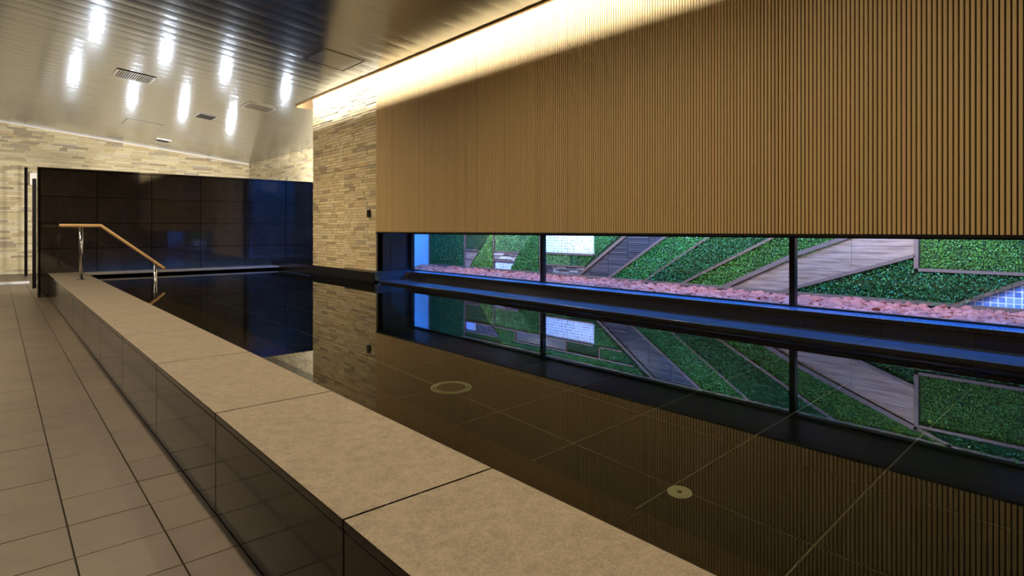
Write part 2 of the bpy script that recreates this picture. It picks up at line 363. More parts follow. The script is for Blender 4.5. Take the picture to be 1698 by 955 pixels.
# underwater seat
seat = empty('underwater_seat', (1.5, 5, -1.48)); tag(seat, 'brown stone seat under the water along the near pool wall', 'seat')
child(box('seat_body', 1.249, 1.72, -2.8, 13.3, -1.48, -1.205, M['granite_seat']), seat)
for k in range(-3, 14):
    a = 2.78 - 0.628 + 1.256*k*0.7; b = a + 0.879
    if b > 13.35: continue
    child(box('seat_slab', 1.249, 1.74, a, b - 0.006, -1.205, -1.18, M['granite_seat'], None), seat)

# ------------------------------------------------------------------ pool basin
basin = struct(empty('pool_basin', (3, 5, -1.5))); basin['kind'] = 'structure'
child(box('basin_bed', 1.249, 4.95, -2.9, 13.45, -1.6, -1.488, M['pool_grout']), basin)
child(box('basin_wall', 4.78, 4.9, -2.9, 11.6, -1.5, -0.886, M['granite_wet']), basin)
child(box('basin_wall', 1.249, 4.9, 13.38, 13.5, -1.5, -0.845, M['granite_wet']), basin)
child(box('basin_wall', 1.249, 4.9, -3.0, -2.9, -1.5, -0.845, M['granite_wet']), basin)
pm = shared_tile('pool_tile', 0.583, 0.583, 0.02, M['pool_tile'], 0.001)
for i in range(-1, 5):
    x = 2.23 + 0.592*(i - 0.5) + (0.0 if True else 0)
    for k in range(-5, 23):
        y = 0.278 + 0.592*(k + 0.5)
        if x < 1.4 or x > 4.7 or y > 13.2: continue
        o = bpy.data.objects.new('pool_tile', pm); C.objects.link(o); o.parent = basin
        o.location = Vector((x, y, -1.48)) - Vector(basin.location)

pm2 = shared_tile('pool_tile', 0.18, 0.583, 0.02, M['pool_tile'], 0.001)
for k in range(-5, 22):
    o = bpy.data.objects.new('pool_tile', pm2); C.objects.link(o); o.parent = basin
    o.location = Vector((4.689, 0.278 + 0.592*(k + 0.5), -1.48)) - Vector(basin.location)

# water: the free surface; light refracts in and out through it
wm = MB(); wm.add([(1.2475, -2.9, WATER), (4.782, -2.9, WATER), (4.782, 13.39, WATER), (1.2475, 13.39, WATER)], [(0, 1, 2, 3)])
water = wm.build('pool_water', M['water']); tag(water, 'still dark pool water mirroring the slatted wall and the garden', 'water', kind='stuff')

# drain cover and floor inlet
dr = empty('pool_drain', (2.272, 3.19, -1.478)); tag(dr, 'large round perforated drain cover on the pool floor', 'drain')
mb = MB(); mb.ring((0,0), 0.122, 0.135, 0, 0.012, 56); o = mb.build('outer_ring', M['ring'], dr)
mb = MB(); mb.ring((0,0), 0.100, 0.114, 0, 0.016, 56); o = mb.build('inner_ring', M['ring'], dr)
mb = MB()
mb.tube((0,0,0.001), (0,0,0.004), 0.094, 48); mb.build('sump_plate', M['granite_seat'], dr)
mb = MB()
for i in range(-9, 10):
    for s in (0, 1):
        w = math.sqrt(max(0, 0.093**2 - (i*0.0098)**2))
        if w > 0.01:
            if s: mb.box(i*0.0098-0.002, i*0.0098+0.002, -w, w, 0.008, 0.013)
            else: mb.box(-w, w, i*0.0098-0.002, i*0.0098+0.002, 0.008, 0.013)
mb.build('grille', plain('drain_grille', (0.07, 0.08, 0.045), 0.7), dr)
inl = empty('floor_inlet', (2.199, 1.408, -1.478)); tag(inl, 'small pale round inlet cap on the pool floor', 'inlet')
mb = MB(); mb.ring((0,0), 0.042, 0.052, 0, 0.008, 48); mb.build('cap_rim', M['plastic'], inl)
mb = MB(); mb.ring((0,0), 0.012, 0.0412, 0, 0.010, 48); mb.build('cap_disc', M['plastic'], inl)
mb = MB(); mb.tube((0,0,0.001), (0,0,0.003), 0.0125, 24); mb.build('cap_hole', M['vent_dark'], inl)

# ------------------------------------------------------------------ window-side ledges of black granite
ledge = empty('window_ledge', (5.05, 3, -0.88)); tag(ledge, 'long stepped black granite ledge between the water and the garden window', 'ledge')
LY = [-2.9, -0.87, 0.36, 1.59, 2.81, 4.0, 5.2, 6.4, 7.6, 8.78]
child(box('ledge_core', 4.83, 5.52, -2.9, 8.88, -1.3, -0.885, M['joint_dark']), ledge)
for a, b in zip(LY[:-1], LY[1:]):
    o = box('ledge_slab', 4.80, 5.275, a, b - 0.005, -0.884, -0.85, [M['granite_ledge'], M['granite_wet']]); o.data.polygons[5].material_index = 1; bevel(o, 0.003); child(o, ledge)  # front face stays black, without the painted sky tint
FY = [0.36 + 0.594*k for k in range(-5, 15)]
for a, b in zip(FY[:-1], FY[1:]):
    if b > 8.8: b = 8.78
    if b - a < 0.1: continue
    child(box('kerb_panel', 5.27, 5.29, a, b - 0.003, -0.849, -0.742, M['granite_wet'], None), ledge)
child(box('kerb_core', 5.29, 5.52, -2.9, 8.78, -0.85, -0.722, M['joint_dark']), ledge)
for a, b in zip(LY[:-1], LY[1:]):
    o = box('sill_slab', 5.265, 5.475, a - 0.2, b - 0.2 - 0.003, -0.738, -0.702, [M['granite_sill'], M['granite_wet']]); o.data.polygons[5].material_index = 1; bevel(o, 0.002); child(o, ledge)  # sill front left black; the painted sky blue shows on top
# return of the ledge along the end panels
child(box('end_step', 4.80, 5.475, 8.78, 8.86, -0.849, -0.78, M['granite_ledge']), ledge)
child(box('end_sill', 4.80, 5.475, 8.86, 8.94, -0.849, -0.702, M['granite_ledge']), ledge)

# base under the stone pier and the kerb at the far end
kerb = empty('far_kerb', (3, 13.5, -0.88)); tag(kerb, 'black granite kerb across the far end of the pool, back wall reflection painted on its top', 'kerb')
child(box('kerb_face', 1.26, 4.86, 13.38, 13.62, -1.2, -0.838, M['granite_wet']), kerb)
child(box('kerb_top', 1.26, 4.84, 13.385, 13.80, -0.837, -0.806, M['light_ledge']), kerb)  # pale colour imitates the bright back wall mirrored in the kerb top
pb = empty('pier_plinth', (4.8, 10.3, -0.88)); tag(pb, 'black granite plinth under the stone pier at the pool edge', 'plinth')
for a, b in ((8.945, 9.5), (9.5, 10.7), (10.7, 11.9), (11.9, 13.0), (13.0, 13.86)):
    child(box('plinth_panel', 4.792, 4.87, a + 0.002, b - 0.002, -1.3, -0.72, M['granite_wet']), pb)
child(box('plinth_top', 4.87, 6.69, 11.64, 13.86, -1.3, -0.72, M['granite_wet']), pb)

# ------------------------------------------------------------------ granite partition at the far end
M['joint_deep'] = plain('deep_joint', (0.003, 0.003, 0.003), 1.0); M['joint_deep'].node_tree.nodes['Principled BSDF'].inputs['Specular IOR Level'].default_value = 0
part = empty('granite_partition', (3.6, 13.95, FLOOR)); tag(part, 'head-high partition of polished black granite panels behind the pool', 'partition')
child(box('partition_core', 0.60, 6.68, 13.89, 14.05, FLOOR, 1.135, M['joint_deep']), part)
GX = [0.612, 1.478, 2.395, 3.30, 4.21, 5.12, 6.03, 6.69]; GZ = [FLOOR + 0.002, -0.84, -0.35, 0.14, 0.63, 1.125]
for i in range(len(GX)-1):
    for j in range(len(GZ)-1):
        mb = MB(); mb.box(GX[i]+0.006, GX[i+1]-0.006, 13.868, 13.892, GZ[j]+0.005, GZ[j+1]-0.005)
        o = mb.build('granite_panel', M['granite_black']); child(o, part)
child(box('cap', 0.575, 6.69, 13.86, 14.07, 1.13, 1.165, M['granite_black'], None, 0.003), part)
child(box('end_panel', 0.575, 0.598, 13.875, 14.06, FLOOR, 1.129, M['granite_black'], None, 0.002), part)

# dark screens left of the partition
for k, (x, y, z1, lab) in enumerate([(0.618, 16.1, 1.10, 'nearer and shorter of two slim black screen posts left of the granite partition'), (0.61, 20.45, 1.69, 'farther and taller of two slim black screen posts in front of the stone wall')]):
    s = empty('screen_post', (x, y, FLOOR)); tag(s, lab, 'post', 'slim black screen posts')
    w = 0.034
    child(box('post', x - w, x + w, y, y + 0.05, FLOOR, z1, M['vent_dark'], None, 0.003), s)
    child(box('foot_plate', x - w - 0.004, x + w + 0.004, y - 0.004, y + 0.054, FLOOR, FLOOR + 0.012, M['black_metal']), s)
# small white control box with a red mark seen between the posts
cb = empty('wall_control_box', (0.86, YB - 0.06, 1.45)); tag(cb, 'small white control box with a red dot on the far stone wall', 'control box')
child(box('box_body', 0.72, 1.02, YB - 0.14, YB - 0.045, 1.28, 1.62, M['paint'], None, 0.01), cb)
mb = MB(); mb.tube((0.82, YB - 0.15, 1.32), (0.82, YB - 0.138, 1.32), 0.03, 16); child(mb.build('red_dot', plain('red_plastic', (0.5, 0.02, 0.02), 0.4)), cb)
tag(box('shower_kerb', -0.6, 0.59, 17.6, 17.8, FLOOR, FLOOR + 0.05, M['light_ledge'], None, 0.006), 'low pale stone kerb on the floor left of the granite partition', 'kerb')

# ------------------------------------------------------------------ ledgestone walls
def stone_rows(y0, y1, z0, z1, h, seed, lens=(0.12, 0.42)):
    r = random.Random(seed); out = []; z = z0
    while z < z1 - 0.01:
        hh = min(h * r.choice((0.75, 1, 1, 1.25)), z1 - z)
        if z1 - (z + hh) < 0.012: hh = z1 - z
        y = y0
        while y < y1 - 1e-4:
            L = r.uniform(*lens)
            if y1 - (y + L) < 0.08: L = y1 - y
            out.append((y, y + L, z, z + hh, r.uniform(0.005, 0.014))); y += L
        z += hh
    return out
def add_stone(mb, a, b, z0, z1, p, plane, axis):
    g = 0.0006; e = 0.0018
    if axis == 'x':   # wall facing -X at x = plane
        mb.add([(plane, a+g, z0+g), (plane, b-g, z0+g), (plane, b-g, z1-g), (plane, a+g, z1-g), (plane-p, a+g+e, z0+g+e), (plane-p, b-g-e, z0+g+e), (plane-p+0.003, b-g-e, z1-g-e), (plane-p+0.003, a+g+e, z1-g-e)],
               [(4,7,6,5), (0,4,5,1), (1,5,6,2), (2,6,7,3), (3,7,4,0)])
    else:             # wall facing -Y at y = plane
        mb.add([(a+g, plane, z0+g), (b-g, plane, z0+g), (b-g, plane, z1-g), (a+g, plane, z1-g), (a+g+e, plane-p, z0+g+e), (b-g-e, plane-p, z0+g+e), (b-g-e, plane-p+0.003, z1-g-e), (a+g+e, plane-p+0.003, z1-g-e)],
               [(4,5,6,7), (0,1,5,4), (1,2,6,5), (2,3,7,6), (3,0,4,7)])
XP = 4.83
TOPC = 3.02
# pier wall facing the pool, continuing the slatted wall
pier = struct(empty('wall_pier', (4.9, 10.3, -0.7)))
child(box('backing', 4.852, 4.95, 8.95, 11.60, -0.72, TOPC, M['ledgestone_back']), pier)
door = struct(empty('door_1', (4.86, 9.55, -0.70)))
door['label'] = 'flush stone-clad door in the pier wall with a small black pull'
stones = []
for (a, b, z0, z1, own, sd) in ((8.953, 10.157, -0.690, 1.113, door, 1), (10.165, 11.60, -0.712, 1.113, pier, 2), (8.953, 11.60, 1.121, TOPC, pier, 3)):
    rows = stone_rows(a, b, z0, z1, 0.052, sd)
    if own is door: rows = [(p, q, u, v, min(d, 0.022)) for p, q, u, v, d in rows]
    stones.append((own, rows))
child(box('door_leaf', 4.835, 4.855, 8.955, 10.155, -0.700, 1.115, M['ledgestone_back']), door)
for own, rows in stones:
    keep = sorted(rows, key=lambda s: (s[1]-s[0])*(s[3]-s[2])/((s[0])**1.0), reverse=True)
    lim = 290 if own is door else 148
    keep_set = set(keep[:lim]); mb = MB(); base = 4.835 if own is door else 4.852
    for s in rows:
        if s in keep_set:
            q = MB(); add_stone(q, s[0], s[1], s[2], s[3], s[4] if own is door else s[4] + 0.010, base, 'x'); child(q.build('stone', M['ledgestone']), own)
        else: add_stone(mb, s[0], s[1], s[2], s[3], s[4] if own is door else s[4] + 0.010, base, 'x')
    if mb.v:
        o = mb.build('small_stones', M['ledgestone']); child(o, own); o['kind'] = 'stuff'
h = box('door_pull', 4.795, 4.815, 9.12, 9.225, 0.222, 0.352, M['black_metal'], None, 0.003); child(h, door)

# back wall
bw = struct(empty('wall_back', (3, YB, FLOOR)))
child(box('backing', XL, 6.9, YB, YB + 0.1, FLOOR - 0.14, 4.0, M['ledgestone_back']), bw)
mb = MB()
for s in stone_rows(-0.5, 6.7, FLOOR, 3.3, 0.062, 11, (0.15, 0.6)): add_stone(mb, *s, YB, 'y')
o = mb.build('wall_stones', M['ledgestone']); child(o, bw); o['kind'] = 'stuff'
# recess wall at the right of the far room
rw = struct(empty('wall_recess', (6.7, 17, FLOOR)))
child(box('backing', 6.7, 6.85, 11.6, YB, FLOOR - 0.14, 3.3, M['ledgestone_back']), rw)
mb = MB()
for s in stone_rows(13.9, YB, -0.8, 3.0, 0.06, 12, (0.15, 0.55)): add_stone(mb, *s, 6.7, 'x')
o = mb.build('wall_stones', M['ledgestone']); child(o, rw); o['kind'] = 'stuff'
mb = MB(); mb.box(XL - 0.1, XL, Y0, YB, FLOOR - 0.14, 4.2); struct(mb.build('wall_left', M['dark_paint']))
mb = MB(); mb.box(XL, 5.6, Y0 - 0.1, Y0, FLOOR - 0.4, 4.2); struct(mb.build('wall_front', M['dark_paint']))

# ------------------------------------------------------------------ slatted wall
wr = struct(empty('wall_right', (4.85, 4, 0)))
child(box('backing', 4.850, 4.95, -2.95, 8.942, -0.03, TOPC, M['slat_back']), wr)
SP = 0.0300
prof = [(4.848, -0.0105), (4.8215, -0.0105), (4.8185, -0.008), (4.8185, 0.008), (4.8215, 0.0105), (4.848, 0.0105)]
mb = MB(); mb.prism_xy(prof, -0.03, TOPC); me = bpy.data.meshes.new('slat'); me.from_pydata(mb.v, [], mb.f); me.materials.append(M['slat'])
rest = MB()
NS = 0; y = 8.925
while y > -2.9:
    if NS < 298:
        o = bpy.data.objects.new('slat', me); C.objects.link(o); o.parent = wr; o.location = Vector((0, y, 0)) - Vector(wr.location)
    else: rest.prism_xy([(px, py + y) for px, py in prof], -0.03, TOPC)
    NS += 1; y -= SP
o = rest.build('slats_beyond_frame', M['slat']); child(o, wr); o['kind'] = 'stuff'
# soffit above the window recess and the black trim under the slats
struct(box('trim_1', 4.812, 4.96, -2.95, 8.945, -0.052, -0.031, M['black_metal']))
struct(box('trim_2', 4.962, 5.62, -2.95, 8.945, -0.05, 0.05, M['navy']))
struct(box('wall_facade', 4.962, 5.6, -3.0, 9.05, 0.052, 3.1, M['paint']))
struct(box('trim_3', 4.822, 4.849, 8.941, 8.952, -0.70, TOPC, M['bronze']))
# end panels between pier and window
jp = struct(empty('wall_jamb', (5.2, 8.97, -0.7)))
child(box('jamb_panel', 4.845, 5.095, 8.95, 8.99, -0.70, -0.052, M['navy'], None, 0.002), jp)
child(box('jamb_panel', 5.101, 5.46, 8.95, 8.99, -0.70, -0.052, M['navy'], None, 0.002), jp)
child(box('jamb_back', 4.955, 5.6, 8.99, 9.05, -1.0, 0.05, M['navy']), jp)

# ------------------------------------------------------------------ garden windows: frame, mullions, panes
MY = [-0.95, 2.328, 5.61, 8.89]
for k in range(3):
    w = struct(empty('window_%d' % (k + 1), (5.5, (MY[k] + MY[k+1])/2, -0.7)))
    child(box('pane', 5.497, 5.503, MY[k] + 0.026, MY[k+1] - 0.026, -0.69, -0.07, M['glass']), w)
    child(box('window_frame', 5.478, 5.525, MY[k] + 0.026, MY[k+1] - 0.026, -0.720, -0.688, M['black_metal']), w)
    child(box('window_frame', 5.478, 5.525, MY[k] + 0.026, MY[k+1] - 0.026, -0.072, -0.0505, M['black_metal']), w)
for k, yy in enumerate(MY):
    struct(box('trim_%d' % (4 + k), 5.47, 5.53, yy - 0.0255, yy + 0.0255, -0.7, -0.05, M['black_metal']))
struct(box('trim_8', 5.47, 5.53, 8.9165, 8.949, -0.70, -0.05, M['black_metal']))
struct(box('trim_9', 5.47, 5.53, -2.95, -0.98, -0.70, -0.05, M['black_metal']))

# ------------------------------------------------------------------ ceiling of brushed metal planks
TN = 0.108; XC = 4.58; ZC = 2.552
def cz(x): return ZC + TN * (XC - x)
ceil = struct(empty('ceiling', (2, 8, cz(2))))
def plank_mesh(x0, x1, d, tilt, camber=0.0016):
    mb = MB(); n = 6; v = []; rows = []
    for xx in (x0, x1):
        for i in range(n + 1):
            s = -d/2 + d*i/n; e = camber * (1 - (2*i/n - 1)**2)
            v.append((xx, s, cz(xx) - e + tilt*s))
    f = [(i, i + 1, n + 2 + i, n + 1 + i) for i in range(n)]
    for (xx, yy) in ((x0, -d/2), (x1, -d/2), (x0, d/2), (x1, d/2)): v.append((xx, yy, cz(xx) + tilt*yy))
    c0 = len(v) - 4; b = len(v); v += [(x0, -d/2, cz(x0) + 0.012), (x1, -d/2, cz(x1) + 0.012), (x0, d/2, cz(x0) + 0.012), (x1, d/2, cz(x1) + 0.012)]
    f += [(c0, c0 + 1, b + 1, b), (c0 + 2, b + 2, b + 3, c0 + 3)]
    me = bpy.data.meshes.new('ceiling_plank'); me.from_pydata(v, [], f); me.materials.append(M['ceiling'])
    me.polygons.foreach_set('use_smooth', [i < n for i in range(len(f))]); return me
PW = 0.29
kinds_a = [plank_mesh(XL, XC, PW - 0.0008, rnd.uniform(-0.004, 0.004), rnd.uniform(0.0008, 0.0023)) for _ in range(7)]
kinds_b = [plank_mesh(XL, 6.7, PW - 0.0008, rnd.uniform(-0.004, 0.004), rnd.uniform(0.0008, 0.0023)) for _ in range(7)]
CE = 11.87
k = 0; y = CE - PW/2
while y > Y0 - PW/2:
    o = bpy.data.objects.new('ceiling_plank', rnd.choice(kinds_a)); C.objects.link(o); o.parent = ceil
    o.location = Vector((0, y, 0)) - Vector(ceil.location); y -= PW
y = CE + PW/2
while y < YB - PW/2 + 0.3:
    o = bpy.data.objects.new('ceiling_plank', rnd.choice(kinds_b)); C.objects.link(o); o.parent = ceil
    o.location = Vector((0, y, 0)) - Vector(ceil.location); y += PW
mb = MB(); mb.prism_yz([(0, 0), (1, 0), (1, 1), (0, 1)], 0, 1); # slab above
v = []
for (x, yy, z) in ((XL, Y0, cz(XL) + 0.013), (XC - 0.003, Y0, cz(XC) + 0.013), (XC - 0.003, CE, cz(XC) + 0.013), (XL, CE, cz(XL) + 0.013)): v += [(x, yy, z)]
v += [(a, b, c + 0.03) for a, b, c in v]
fx = [(3,2,1,0),(4,5,6,7),(0,1,5,4),(1,2,6,5),(2,3,7,6),(3,0,4,7)]
child(link('ceiling_deck', v, fx, M['dark_paint']), ceil)
v = []
for (x, yy, z) in ((XL, CE, cz(XL) + 0.013), (6.72, CE, cz(6.72) + 0.013), (6.72, YB, cz(6.72) + 0.013), (XL, YB, cz(XL) + 0.013)): v += [(x, yy, z)]
v += [(a, b, c + 0.2) for a, b, c in v]
child(link('ceiling_deck', v, fx, M['dark_paint']), ceil)
# cove: lip, box and end
m = MB(); m.box(XC - 0.004, XC + 0.006, Y0, CE, 2.538, 2.60); m.box(XC - 0.004, XC + 0.034, Y0, CE, 2.530, 2.538)
struct(m.build('trim_10', plain('gold_trim', (0.62, 0.42, 0.20), 0.45, 0.2)))
struct(box('trim_11', XC, 6.7, CE - 0.008, CE + 0.004, 2.50, 3.05, M['bronze']))
mb = MB(); mb.box(4.36, 4.95, Y0, CE, 3.02, 3.08); mb.box(4.34, 4.36, Y0, CE, cz(4.36) + 0.045, 3.08)
cove = struct(mb.build('wall_cove', M['paint']))

mb = MB()
mb.prism_xy([(XL, YB - 0.022), (6.68, YB - 0.022), (6.68, YB - 0.012), (XL, YB - 0.012)], 0, 1)
v = [(XL, YB-0.03, cz(XL)-0.035), (6.68, YB-0.03, cz(6.68)-0.035), (6.68, YB-0.03, cz(6.68)-0.004), (XL, YB-0.03, cz(XL)-0.004)]
v += [(a, b + 0.03, c) for a, b, c in v]
struct(link('trim_12', v, [(0,1,2,3),(7,6,5,4),(4,5,1,0),(5,6,2,1),(6,7,3,2),(7,4,0,3)], M['paint']))
# vents and access panels, laid in the slope of the ceiling
def sloped(o):
    return o
def vent(x0, x1, y0, y1, n, lab, bright):
    t = empty('ceiling_vent', ((x0+x1)/2, (y0+y1)/2, cz((x0+x1)/2)))
    tag(t, lab, 'vent', 'air vents in the metal ceiling')
    def slab(name, a, b, c, d, t0, t1, mat):
        v = [(a, c, cz(a)-t0), (b, c, cz(b)-t0), (b, d, cz(b)-t0), (a, d, cz(a)-t0), (a, c, cz(a)-t1), (b, c, cz(b)-t1), (b, d, cz(b)-t1), (a, d, cz(a)-t1)]
        return child(link(name, v, [(0,1,2,3),(7,6,5,4),(4,5,1,0),(5,6,2,1),(6,7,3,2),(7,4,0,3)], mat), t)
    slab('back_plate', x0, x1, y0, y1, 0.001, 0.004, M['vent_dark'])
    f = 0.025
    for a, b, c, d in ((x0, x1, y0, y0+f), (x0, x1, y1-f, y1), (x0, x0+f, y0+f, y1-f), (x1-f, x1, y0+f, y1-f)):
        slab('vent_frame', a, b, c, d, 0.002, 0.016, M['vent_metal'])
    for i in range(n):
        w = (x1-x0-2*f)/n; a = x0+f+w*(i+0.28)
        slab('slat', a, a+w*0.42, y0+f, y1-f, 0.004, 0.014, bright)
    return t
vent(1.61, 2.215, 12.42, 13.02, 16, 'larger slotted vent at the left of the ceiling', M['vent_metal'])
vent(3.88, 4.45, 12.53, 13.10, 16, 'bright slotted vent nearest the pier on the ceiling', M['vent_metal'])
vent(3.47, 3.88, 14.68, 15.26, 10, 'small dark slotted vent between the two larger ones', M['black_metal'])
vent(3.52, 3.89, 19.6, 20.1, 9, 'tiny vent farthest away, close to the back stone wall', M['black_metal'])
def access(x0, x1, y0, y1, lab, dark):
    t = empty('access_panel', ((x0+x1)/2, (y0+y1)/2, cz((x0+x1)/2))); tag(t, lab, 'access panel', 'access panels in the metal ceiling')
    def slab(name, a, b, c, d, t0, t1, mat):
        v = [(a, c, cz(a)-t0), (b, c, cz(b)-t0), (b, d, cz(b)-t0), (a, d, cz(a)-t0), (a, c, cz(a)-t1), (b, c, cz(b)-t1), (b, d, cz(b)-t1), (a, d, cz(a)-t1)]
        return child(link(name, v, [(0,1,2,3),(7,6,5,4),(4,5,1,0),(5,6,2,1),(6,7,3,2),(7,4,0,3)], mat), t)
    f = 0.02
    slab('gap', x0, x1, y0, y1, 0.001, 0.003, M['vent_dark'])
    if dark:
        for a, b, c, d in ((x0, x1, y0, y0+f), (x0, x1, y1-f, y1), (x0, x0+f, y0+f, y1-f), (x1-f, x1, y0+f, y1-f)):
            slab('panel_frame', a, b, c, d, 0.002, 0.010, M['ceiling'])
        f = 0.035
    else: f = 0.008
    slab('panel', x0+f, x1-f, y0+f, y1-f, 0.002, 0.007, M['ceiling'])
access(3.565, 4.25, 8.22, 8.96, 'square access panel near the cove at the top of the ceiling', True)
access(2.45, 3.25, 17.2, 18.2, 'faint flush access panel far back in the ceiling', False)

# uplighters behind the granite partition; the metal ceiling mirrors them
for k, (x, y) in enumerate(((1.30, 15.55), (2.66, 15.6), (3.92, 15.35), (5.37, 15.25), (1.30, 20.4), (2.77, 20.7), (4.10, 20.4), (5.5, 20.35))):
    t = empty('uplighter', (x, y, FLOOR)); rank = ('leftmost', 'second from the left', 'third from the left', 'rightmost')[k % 4]
    tag(t, ('lamp of the %s glow in the upper row on the ceiling' if k < 4 else 'lamp of the %s glow in the lower row on the ceiling') % rank, 'lamp', 'uplighters behind the granite partition')
    mb = MB(); mb.tube((x, y, FLOOR), (x, y, FLOOR + 0.03), 0.16, 24); child(mb.build('base', M['black_metal']), t)
    mb = MB(); mb.tube((x, y, FLOOR + 0.03), (x, y, 1.06), 0.014, 12); child(mb.build('pole', M['steel']), t)
    mb = MB(); mb.tube((x, y, 1.06), (x, y, 1.155), 0.05, 24, r1=0.15); child(mb.build('bowl', M['black_metal']), t)
    area('uplighter_lamp', (x, y, 1.172), (0, -1, 0.5), 0.12, 1.5 if y < 17 else 1.8, COOL, spread=1.6)

# ------------------------------------------------------------------ handrail
hr = empty('pool_handrail', (1.03, 11.65, -0.8)); tag(hr, 'wooden handrail on two steel posts stepping down into the pool', 'handrail')
mb = MB(); Yh = 11.648; R = 0.026
p0, p1, p2 = Vector((0.75, Yh, 0.072)), Vector((1.29, Yh, 0.072)), Vector((2.205, Yh, -0.672))
n = 20; rings = []
d1 = (p1-p0).normalized(); d2 = (p2-p1).normalized(); dm = (d1+d2).normalized()
for p, nrm, q in ((p0 - d1*0.0, d1, R*0.7), (p0 + d1*0.015, d1, R), (p1, dm, R/ dm.dot(d1)), (p2 - d2*0.012, d2, R), (p2, d2, R*0.75)):
    a = Vector((0, 1, 0)); b = nrm.cross(a)
    rings.append([p + a*((R if p is p1 else q)*math.cos(2*math.pi*i/n)) + b*(q*math.sin(2*math.pi*i/n)) for i in range(n)])
v = [tuple(p) for r in rings for p in r]; f = [tuple(range(n-1, -1, -1)), tuple(range(4*n, 5*n))]
for k in range(4): f += [(k*n+i, k*n+(i+1)%n, (k+1)*n+(i+1)%n, (k+1)*n+i) for i in range(n)]
o = link('rail', v, f, M['rail_wood'], None, None, True); child(o, hr)
for nm, x, zt, zb in (('post', 1.03, 0.052, -0.80), ('post', 2.068, -0.58, -1.48)):
    mb = MB(); mb.tube((x, Yh, zb), (x, Yh, zt), 0.029, 28); o = mb.build(nm, M['steel'], None, True); child(o, hr)
    mb = MB(); mb.tube((x, Yh, zt - 0.005), (x, Yh, zt + 0.012), 0.012, 16); child(mb.build('saddle', M['steel']), hr)
    mb = MB(); mb.tube((x, Yh, zb), (x, Yh, zb + 0.008), 0.06, 28); child(mb.build('flange', M['steel']), hr)

# ------------------------------------------------------------------ light well: planted wall, gravel, end walls
XG = 6.7
struct(box('wall_garden', XG, XG + 0.1, -3.0, 10.2, -0.9, 0.66, M['soil']))
struct(box('wall_well_far', 5.53, XG, 10.15, 10.25, -0.9, 2.6, M['well_wall']))
struct(box('wall_well_near', 5.53, XG + 0.1, -3.1, -3.0, -0.9, 2.6, M['well_wall']))
struct(box('wall_well_inner', 5.53, 5.62, 9.05, 10.15, -0.9, 2.6, M['well_wall']))
# small second well beside the pier, seen only as a blue glow in the polished partition
struct(box('wall_well_side', 6.7, 6.85, 10.25, 11.6, -0.9, 2.3, M['dark_paint']))
struct(box('wall_well_back', 4.95, 5.0, 9.06, 11.6, -0.9, TOPC, M['dark_paint']))
w = struct(empty('window_4', (5.8, 11.62, -0.7)))
child(box('pane', 4.98, 6.67, 11.612, 11.618, -0.69, 2.30, M['glass']), w)
child(box('window_frame', 4.952, 4.98, 11.60, 11.63, -0.719, 2.33, M['black_metal']), w)
child(box('window_frame', 6.67, 6.7, 11.60, 11.63, -0.719, 2.33, M['black_metal']), w)
struct(box('wall_over_well', 4.952, 6.7, 11.60, 11.85, 2.33, 3.05, M['ledgestone_back']))
struct(box('floor_well', 5.0, 6.7, 10.25, 11.6, -1.0, -0.72, M['light_ledge']))
bed = empty('gravel_bed', (6.1, 4, -0.75)); tag(bed, 'bed of pinkish red lava stones between the window and the planted wall', 'gravel')
child(box('bed_base', 5.625, XG - 0.001, -3.0, 10.145, -0.9, -0.76, M['gravel_bed']), bed)
def rock(seed):
    r = np.random.RandomState(seed); import bmesh
    bm = bmesh.new()
    for _ in range(22):
        d = r.normal(size=3); d /= np.linalg.norm(d); d *= r.uniform(0.86, 1.0)
        bm.verts.new((d[0], d[1]*0.8, d[2]*0.72))
    res = bmesh.ops.convex_hull(bm, input=bm.verts)
    for g in list(res['geom_interior']):
        if isinstance(g, bmesh.types.BMVert): bm.verts.remove(g)
    me = bpy.data.meshes.new('stone'); bm.to_mesh(me); bm.free(); me.materials.append(M['gravel']); return me
rocks = [rock(i) for i in range(9)]
rr = random.Random(5); pts = []
y = -2.9
while y < 10.1:
    x = (5.58 if y < 8.9 else 5.75) + rr.uniform(0, 0.03)
    while x < 6.66 and not (y > 8.95 and x < 5.72):
        pts.append((x + rr.uniform(-.02, .02), y + rr.uniform(-.02, .02))); x += 0.078
    y += 0.066
cand = [p for p in pts if p[1] > 0.7 + (p[0] - 5.58)*0.15]; cand.sort(key=lambda p: p[1])
ind = set(cand[:296]); V = []; F = []; nb = 0
rv = [([tuple(v.co) for v in me.vertices], [tuple(p.vertices) for p in me.polygons]) for me in rocks]
for (x, y) in pts:
    i = rr.randrange(9); s = rr.uniform(0.046, 0.074) * (1.15 if rr.random() < 0.15 else 1); e = (rr.uniform(-.5, .5), rr.uniform(-.5, .5), rr.uniform(0, 6.28)); z = -0.750 + rr.uniform(-0.016, 0.022)
    if x > 6.62: x = 6.62
    if (x, y) in ind or (any(False for _ in ())):
        o = bpy.data.objects.new('stone', rocks[i]); C.objects.link(o); o.parent = bed
        o.location = Vector((x, y, z)) - Vector(bed.location); o.scale = (s, s, s); o.rotation_euler = e
    else:
        mt = mathutils.Euler(e).to_matrix() * s; vs, fs = rv[i]
        V += [tuple(mt @ Vector(q) + Vector((x, y, z))) for q in vs]; F += [tuple(a + nb for a in f) for f in fs]; nb += len(vs)
o = link('distant_stones', V, F, M['gravel']); child(o, bed); o['kind'] = 'stuff'

